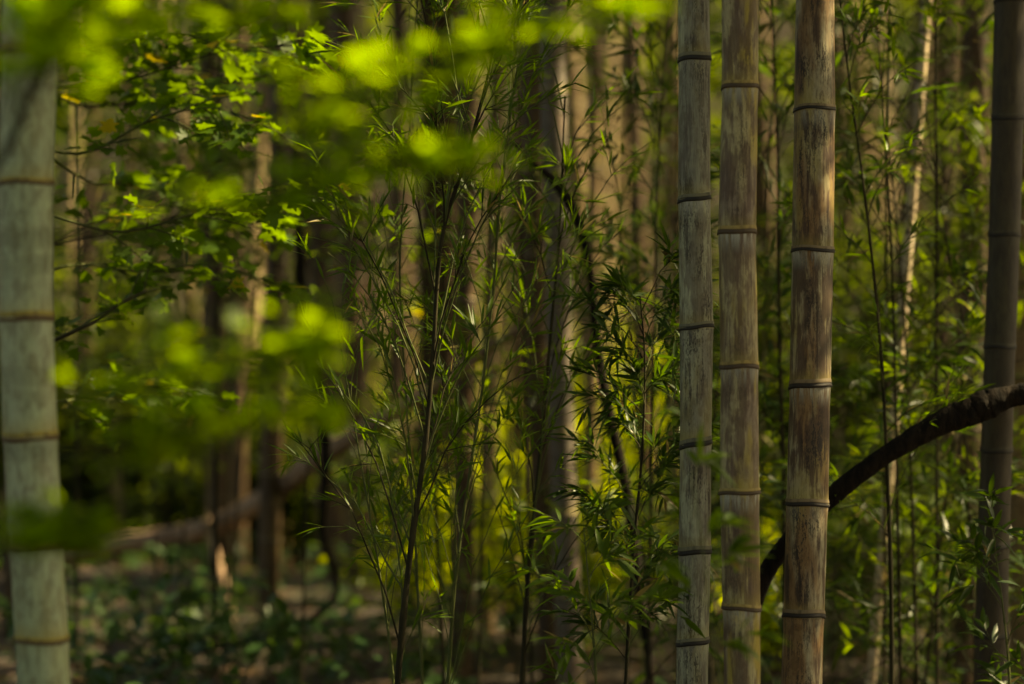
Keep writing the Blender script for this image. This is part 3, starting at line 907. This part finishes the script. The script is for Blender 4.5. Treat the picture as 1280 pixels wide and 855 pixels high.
# maples a little farther, near the plane of focus, at the left
b = np.array([-1.27, 6.3, 0.0])
broad_tree('maple_tree', 'young maple with layered lobed green leaves right of the pale smooth bamboo', None, b, np.array([-1.3, 6.4, 3.1]), .02,
           [[at(110, 190, 6.5), at(190, 150, 6.5), at(260, 135, 6.5), at(320, 150, 6.5)],
            [at(150, 290, 6.4), at(250, 265, 6.4), at(340, 245, 6.3), at(430, 245, 6.3)],
            [at(100, 330, 6.7), at(180, 340, 6.7), at(260, 330, 6.7), at(330, 350, 6.7)],
            [at(100, 60, 6.8), at(200, 40, 6.8), at(290, 50, 6.8)],
            [at(80, 420, 6.6), at(140, 385, 6.6), at(190, 360, 6.6)],
            [at(90, 500, 6.8), at(170, 480, 6.8), at(260, 490, 6.8)],
            [at(120, 230, 7.0), at(180, 220, 7.2), at(240, 230, 7.2)],
            [at(70, 110, 7.1), at(150, 100, 7.2), at(300, 100, 7.3)]],
           'leaf_broad', 'stem_green', (.032, .055), 8, 11, .17, T_MAPLE)
for j, (px, d, lab) in enumerate([(38, 7.0, 'broad leaved sapling with a few yellowed leaves, left of the reddish bamboo'), (268, 9.6, 'dim broad leaved sapling filling the gap above the fallen trunk'), (45, 9.0, 'dark broad leaved sapling close behind the pale smooth bamboo')]):
    x = (px - W / 2) / W * K * d
    b = np.array([x, d, float(gz(x, d))])
    brs = []
    for i in range(11):
        z = rng.uniform(1.15, 2.5)
        a = rng.uniform(0, 6.28); ln = rng.uniform(.4, .8)
        o = np.array([math.cos(a) * .8 + .5, math.sin(a) * .8, .12])
        p0 = np.array([x, d, z])
        brs.append([p0 + o * ln * .4, p0 + o * ln * .8 + np.array([0, 0, .03]), p0 + o * ln * 1.1])
    broad_tree('broadleaf_sapling', lab, 'broad leaved saplings on the left', b, b + np.array([.03, .05, 2.8]), .014, brs, 'leaf_broad', 'stem_dark', (.04, .07), 6, 9, .22, T_OVAL if j else T_MAPLE, 'sapling', .12)


def shrub(label, group, px, d, hgt, rad, n, mat, L=(.05, .085), z0=None):
    x = (px - W / 2) / W * K * d
    z = float(gz(x, d)) if z0 is None else z0
    base = np.array([x, d, z])
    root = empty('shrub', base, label, 'shrub', group)
    acc = Acc(); B, D = [], []
    ns = max(8, n // 45)
    for i in range(ns):
        a = rng.uniform(0, 6.28); rr = rad * math.sqrt(rng.random())
        tip = base + np.array([math.cos(a) * rr, math.sin(a) * rr, hgt * rng.uniform(.45, 1.0) * (1 - .35 * (rr / rad) ** 2)])
        path = smooth_path([base, base * .55 + tip * .45 + np.array([0, 0, .12 * hgt]), tip], 8)
        V, F = tube(path, np.linspace(.008, .002, 8), 4, cap=False); acc.add(V, F)
        m = n // ns
        t = rng.uniform(.3, 1.0, m) * 7
        k = np.minimum(t.astype(int), 6)
        p = path[k] + (path[k + 1] - path[k]) * (t - k)[:, None] + rng.normal(size=(m, 3)) * .07
        B.append(p); D.append(rng.normal(size=(m, 3)) * np.array([1, 1, .5]) + np.array([0, 0, .1]))
    acc.build('stem', M['stem_dark'], root, base)
    B, D = np.concatenate(B), np.concatenate(D)
    Ln = rng.uniform(*L, len(B))
    V, F, r = leaf_geo(B, D, np.array([0, 0, .8]) + rng.normal(size=B.shape) * .6, Ln, Ln * .55, T_OVAL, .2)
    mesh('foliage', V, F, M[mat], root, {'rnd': r}, True, base)


CG = 'small sunlit shrubs low behind the saplings'
for px, d, h, r in [(638, 10.2, .85, .26), (508, 10.6, .85, .24), (724, 10.0, .8, .22), (552, 11.0, .8, .26), (945, 9.6, .55, .24), (800, 10.8, .85, .24), (1090, 10.6, 1.2, .22)]:
    shrub('small backlit lime green shrub low behind the saplings, leaves aglow', CG, px, d, h, r, 420, 'leaf_shrub', (.04, .07))
SG = 'sunlit shrubs at the back of the grove'
for px, d, h, r in [(645, 17.5, 1.3, .55), (560, 18.5, 1.5, .7), (500, 19, 1.9, .6), (735, 17.5, 1.6, .5), (700, 19.5, 1.6, .6), (800, 18.5, 1.9, .7), (940, 16.5, 1.0, .5), (1010, 18, 1.2, .7), (880, 19.5, 1.7, .7),
                    (600, 21.5, 2.4, .9), (760, 22, 2.6, .9), (400, 21, 1.6, .8), (1120, 21, 2.4, .9)]:
    shrub('backlit yellow green shrub glowing behind the dark culms', SG, px, d, h + .75, r, 1700, 'leaf_shrub')
LG = 'dark shrubs beyond the fallen trunk'
for px, d, h, r in [(60, 16.5, 2.1, .6), (130, 17.5, 2.5, .8), (210, 16.5, 2.0, .7), (290, 17.5, 2.6, .8), (370, 16.5, 1.9, .6), (440, 17.5, 2.2, .6), (170, 19.5, 3.0, 1.0), (330, 20, 3.2, 1.0), (20, 19, 3.0, .9)]:
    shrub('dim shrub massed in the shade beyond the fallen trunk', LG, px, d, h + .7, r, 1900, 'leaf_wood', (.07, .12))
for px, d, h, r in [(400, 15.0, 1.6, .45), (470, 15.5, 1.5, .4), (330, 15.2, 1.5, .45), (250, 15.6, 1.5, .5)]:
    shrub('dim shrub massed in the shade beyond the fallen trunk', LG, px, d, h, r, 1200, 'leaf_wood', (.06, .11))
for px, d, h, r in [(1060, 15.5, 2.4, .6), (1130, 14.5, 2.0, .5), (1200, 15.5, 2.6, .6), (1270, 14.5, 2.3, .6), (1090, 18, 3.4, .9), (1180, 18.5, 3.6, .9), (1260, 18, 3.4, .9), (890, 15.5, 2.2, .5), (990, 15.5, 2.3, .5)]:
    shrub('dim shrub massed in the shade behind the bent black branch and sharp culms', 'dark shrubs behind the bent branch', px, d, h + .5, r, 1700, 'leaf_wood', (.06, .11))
RG = 'low leafy shrubs at the lower right'
for px, d, h, r in [(1190, 9.5, .75, .35), (1110, 10.5, .6, .35), (1245, 11.5, 1.1, .4), (1150, 12.5, 1.2, .5), (1060, 11.5, .7, .4)]:
    shrub('low shrub with sun flecked leaves under the bent black branch', RG, px, d, h, r, 420, 'leaf_broad', (.04, .07))
HG = 'dark shrubs at the back'
for i in range(16):
    d = rng.uniform(22, 30); px = 40 + i * 82 + rng.uniform(-25, 25)
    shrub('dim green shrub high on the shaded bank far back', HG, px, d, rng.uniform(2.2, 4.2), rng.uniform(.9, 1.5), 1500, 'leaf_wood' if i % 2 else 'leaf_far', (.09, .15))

# trunk of a big tree far back, soft brown
def big_tree(label, px, d, wpx, lean, mat):
    x = (px - W / 2) / W * K * d
    b = np.array([x, d, float(gz(x, d))])
    root = empty('tree', b, label, 'tree', 'tree trunks at the back of the grove')
    hgt = 11 + b[2]
    n = 40
    z = np.linspace(b[2] - .1, hgt, n)
    path = np.stack([x + lean * (z - b[2]) + .03 * np.sin(z), np.full(n, d), z], -1)
    r = pxw(wpx / 2, d)
    V, F = tube(path, np.linspace(r * 1.1, r * .5, n) * (1 + .6 * np.exp(-(z - b[2]) / .25)), 16, .02)
    mesh('trunk', V, F, M[mat], root, None, True, b)
    add_crown(root, b, (lean, 0), 6.5 + b[2], hgt + 1, 26, 110, 2.6, 'leaf_wood', 'stem_dark', (.14, .2))


big_tree('broad soft brown tree trunk at the top behind the feathery saplings', 545, 13.6, 62, .01, 'bark')
big_tree('dim brown tree trunk far back behind the maple leaves', 385, 20, 40, -.01, 'bark')
big_tree('dim brown tree trunk far back behind the cream dead bamboo', 1180, 21, 40, .02, 'bark')
big_tree('dim brown tree trunk far back between the sharp culms', 950, 22, 38, .0, 'bark')

# wooded bank that closes the view
def far_wood():
    n = 26000
    x = rng.uniform(-26, 26, n); y = rng.uniform(31, 48, n)
    h = rng.random(n) ** .8
    cl = np.sin(x * .9 + 1.3) * np.cos(y * .7) + .6 * np.sin(x * 2.3 + y * 1.1)
    k = cl > -.75 + rng.normal(size=n) * .3
    x, y, h, cl = x[k], y[k], h[k], cl[k]
    z = gz(x, y) + h * (5.5 + 2 * cl)
    B = np.stack([x, y, z], -1)
    Ln = rng.uniform(.3, .55, len(B))
    V, F, r = leaf_geo(B, rng.normal(size=B.shape), np.array([0, -.3, .6]) + rng.normal(size=B.shape) * .6, Ln, Ln * .45, T_OVAL, .2)
    o = mesh('far_woods', V, F, M['leaf_wood'], None, {'rnd': r})
    tag(o, 'dark mass of woodland foliage closing the view', 'woods', kind='stuff')


far_wood()

# ------------------------------------------------------------------ branches, fallen trunk, sticks
def limb(name, label, cat, pix, mat, rough=.08, seg=14, n=60, group=None, ground_end=None):
    P = [at(x, y, d) for x, y, d, w in pix]
    Wd = [pxw(w / 2, d) for x, y, d, w in pix]
    if ground_end is not None:
        P.append(np.asarray(ground_end)); Wd.append(Wd[-1])
    path = smooth_path(P, n)
    rad = np.interp(np.linspace(0, len(P) - 1, n), range(len(P)), Wd)
    rad = rad * (1 + .07 * np.interp(np.linspace(0, 9, n), range(10), rng.normal(size=10)))
    path = path + rng.normal(size=path.shape) * rad[:, None] * .03
    V, F = tube(path, rad, seg, rough)
    base = path[-1]
    o = mesh(name, V, F, M[mat], None, None, True, base)
    o.location = base
    return tag(o, label, cat, group)


bb = limb('dead_branch', 'thick black bent branch arching down behind the stained culm from the right edge', 'branch',
          [(1480, 510, 6.33, 31), (1390, 484, 6.28, 32), (1300, 490, 6.18, 31), (1262, 496, 6.18, 32), (1235, 505, 6.18, 40), (1212, 514, 6.18, 36), (1180, 527, 6.18, 30), (1110, 567, 6.18, 24), (1050, 612, 6.20, 26), (1000, 660, 6.23, 24), (957, 718, 6.28, 23), (934, 790, 6.33, 22), (925, 880, 6.38, 20)],
          'bark_black', .012, 20, 110, ground_end=(at(922, 900, 6.2)[0], 6.2, -.05))
limb('fallen_trunk', 'slender fallen trunk slanting up across the dim left background', 'log',
     [(20, 705, 13.0, 18), (130, 682, 12.5, 21), (250, 662, 11.9, 25), (330, 625, 11.2, 25), (390, 580, 10.4, 24), (440, 547, 9.9, 23), (530, 492, 9.3, 19), (620, 430, 9.0, 14), (700, 380, 8.8, 10)], 'bark_pink', .06, 14, 70)
limb('broken_stick', 'short pale broken stick leaning on the fallen trunk', 'stick',
     [(258, 650, 11.7, 10), (268, 690, 11.6, 14), (280, 730, 11.4, 10), (292, 785, 10.9, 9)], 'bark_pink', .05, 8, 24)
limb('bare_vine', 'dark crooked vine hanging left of the reddish bamboo pair', 'vine',
     [(352, -60, 9.2, 7), (366, 160, 9.2, 8), (374, 310, 9.2, 13), (380, 400, 9.2, 16), (396, 480, 9.2, 16), (407, 560, 9.2, 13), (402, 660, 9.2, 9), (396, 770, 9.3, 8)], 'bark_black', .06, 8, 50, ground_end=(-1.75, 9.4, -.03))
limb('bare_vine', 'dark crooked branch bending down between the soft grey bamboo and the bushy sapling', 'vine',
     [(640, 178, 7.5, 4), (668, 205, 7.5, 7), (692, 226, 7.5, 12), (722, 275, 7.5, 15), (738, 340, 7.5, 11), (746, 420, 7.5, 12), (760, 510, 7.5, 15), (782, 610, 7.5, 15), (800, 740, 7.5, 13), (812, 860, 7.5, 13)], 'bark_black', .02, 10, 60, ground_end=(.34, 7.5, -.03))
limb('bare_twig', 'thin black twig crossing the top of the pale smooth bamboo', 'twig',
     [(-60, 290, 3.6, 5), (4, 195, 3.6, 9), (38, 120, 3.6, 10), (66, 60, 3.6, 8), (80, -20, 3.6, 6), (92, -120, 3.6, 4)], 'stem_dark', .04, 8, 30)
limb('bare_twig', 'thin black twig poking right from behind the pale smooth bamboo', 'twig',
     [(40, 440, 5.1, 5), (72, 424, 5.1, 5), (118, 402, 5.1, 4), (150, 380, 5.1, 3), (185, 362, 5.1, 2)], 'stem_dark', .04, 6, 20)

# ------------------------------------------------------------------ ground cover and litter
def scatter_ground():
    n = 7000
    x = rng.uniform(-5, 5, n); y = rng.uniform(7.0, 15, n)
    cl = np.sin(x * 2.1 + .4) * np.cos(y * 1.7 + .9) + .5 * np.sin(x * 4.3 - y * 3.1)
    k = (cl > -.2 + rng.normal(size=n) * .25)
    x, y = x[k], y[k]
    z = gz(x, y) + rng.uniform(.04, .24, len(x))
    B = np.stack([x, y, z], -1)
    D = rng.normal(size=B.shape) * np.array([1, 1, .25])
    Ln = rng.uniform(.035, .085, len(B))
    V, F, r = leaf_geo(B, D, np.array([0, -.15, 1.]) + rng.normal(size=B.shape) * .35, Ln, Ln * .62, T_OVAL, .25)
    tag(mesh('ground_cover', V, F, M['leaf_ivy'], None, {'rnd': r}), 'low ivy like leaves covering the forest floor', 'ground cover', kind='stuff')
    n = 22000
    x = rng.uniform(-7, 7, n); y = rng.uniform(5.0, 26, n)
    B = np.stack([x, y, gz(x, y) + rng.uniform(.004, .03, n)], -1)
    D = rng.normal(size=B.shape) * np.array([1, 1, .2])
    Ln = rng.uniform(.06, .14, n)
    V, F, r = leaf_geo(B, D, np.array([0, 0, 1.]) + rng.normal(size=B.shape) * .3, Ln, Ln * rng.uniform(.16, .5, n), T_LOW, .1)
    tag(mesh('leaf_litter', V, F, M['litter'], None, {'rnd': r}), 'dry brown fallen leaves strewn on the forest floor', 'leaf litter', kind='stuff')


scatter_ground()
GG = 'small plants on the forest floor at left'
for i, (px, d, h) in enumerate([(130, 8.4, .34), (215, 8.6, .36), (90, 8.2, .3), (290, 8.5, .3), (180, 9.3, .32), (380, 8.6, .3), (240, 10.6, .34), (170, 10.0, .34), (250, 8.7, .24), (330, 9.0, .26), (410, 9.2, .28), (370, 10.2, .26), (300, 11.2, .3), (455, 10.0, .26), (60, 9.4, .3), (110, 11.5, .35), (480, 8.8, .22)]):
    x = (px - W / 2) / W * K * d
    base = np.array([x, d, float(gz(x, d))])
    root = empty('ground_plant', base, 'small leafy plant among the dead leaves left of the black stemmed sapling', 'plant', GG)
    acc = Acc(); B, D = [], []
    for s in range(6):
        a = rng.uniform(0, 6.28)
        tip = base + np.array([math.cos(a) * h * .8, math.sin(a) * h * .8, h * rng.uniform(.6, 1.1)])
        path = smooth_path([base, base * .5 + tip * .5 + np.array([0, 0, h * .15]), tip], 6)
        V, F = tube(path, np.linspace(.003, .001, 6), 4, cap=False); acc.add(V, F)
        for t in (2, 3, 4, 5, 5):
            B.append(path[t]); D.append(np.array([math.cos(a), math.sin(a), .1]) + rng.normal(size=3) * .6)
    acc.build('stem', M['stem_green'], root, base)
    B, D = np.array(B), np.array(D)
    Ln = rng.uniform(.06, .115, len(B))
    V, F, r = leaf_geo(B, D, np.array([0, -.1, 1.]) + rng.normal(size=B.shape) * .3, Ln, Ln * .5, T_OVAL, .3)
    mesh('foliage', V, F, M['leaf_ivy'], root, {'rnd': r}, True, base)


# ------------------------------------------------------------------ camera, light
cam = bpy.data.cameras.new('camera')
cam.lens, cam.sensor_width = LENS, SENSOR
cam.clip_start, cam.clip_end = .05, 600
cam.dof.use_dof = True
cam.dof.focus_distance = 5.78
cam.dof.aperture_fstop = 1.45
co = bpy.data.objects.new('camera', cam)
co.location = (0, 0, CAMZ)
co.rotation_euler = (R(90), 0, 0)
COL.objects.link(co)
scene.camera = co

w = bpy.data.worlds.new('World')
scene.world = w
w.use_nodes = True
nt = w.node_tree
bg = nt.nodes.get('Background') or nt.nodes.new('ShaderNodeBackground')
sky = nt.nodes.new('ShaderNodeTexSky')
sky.sky_type = 'NISHITA'
sky.sun_disc = False
sky.sun_elevation = SUN_EL
sky.sun_rotation = SUN_AZ
sky.dust_density = 3.0
nt.links.new(sky.outputs[0], bg.inputs[0])
bg.inputs[1].default_value = .05

sl = bpy.data.lights.new('sun', 'SUN')
sl.energy = 5.0
sl.angle = R(.55)
sl.color = (1, .90, .72)
so = bpy.data.objects.new('sun', sl)
so.rotation_euler = Vector(-S).to_track_quat('-Z', 'Y').to_euler()
so.location = (6, 6, 14)
COL.objects.link(so)

vs = scene.view_settings
scene.display_settings.display_device = 'sRGB'
vs.view_transform = 'Standard'
vs.look = 'None'
vs.exposure = 1.95
vs.use_white_balance = True
vs.white_balance_temperature = 10600
vs.white_balance_tint = 0
vs.gamma = 1
vs.use_curve_mapping = False
c = scene.cycles
scene.render.engine = 'CYCLES'
c.use_denoising = True
c.max_bounces = 6
c.diffuse_bounces = 3
c.transmission_bounces = 4
c.glossy_bounces = 2
c.sample_clamp_indirect = 6
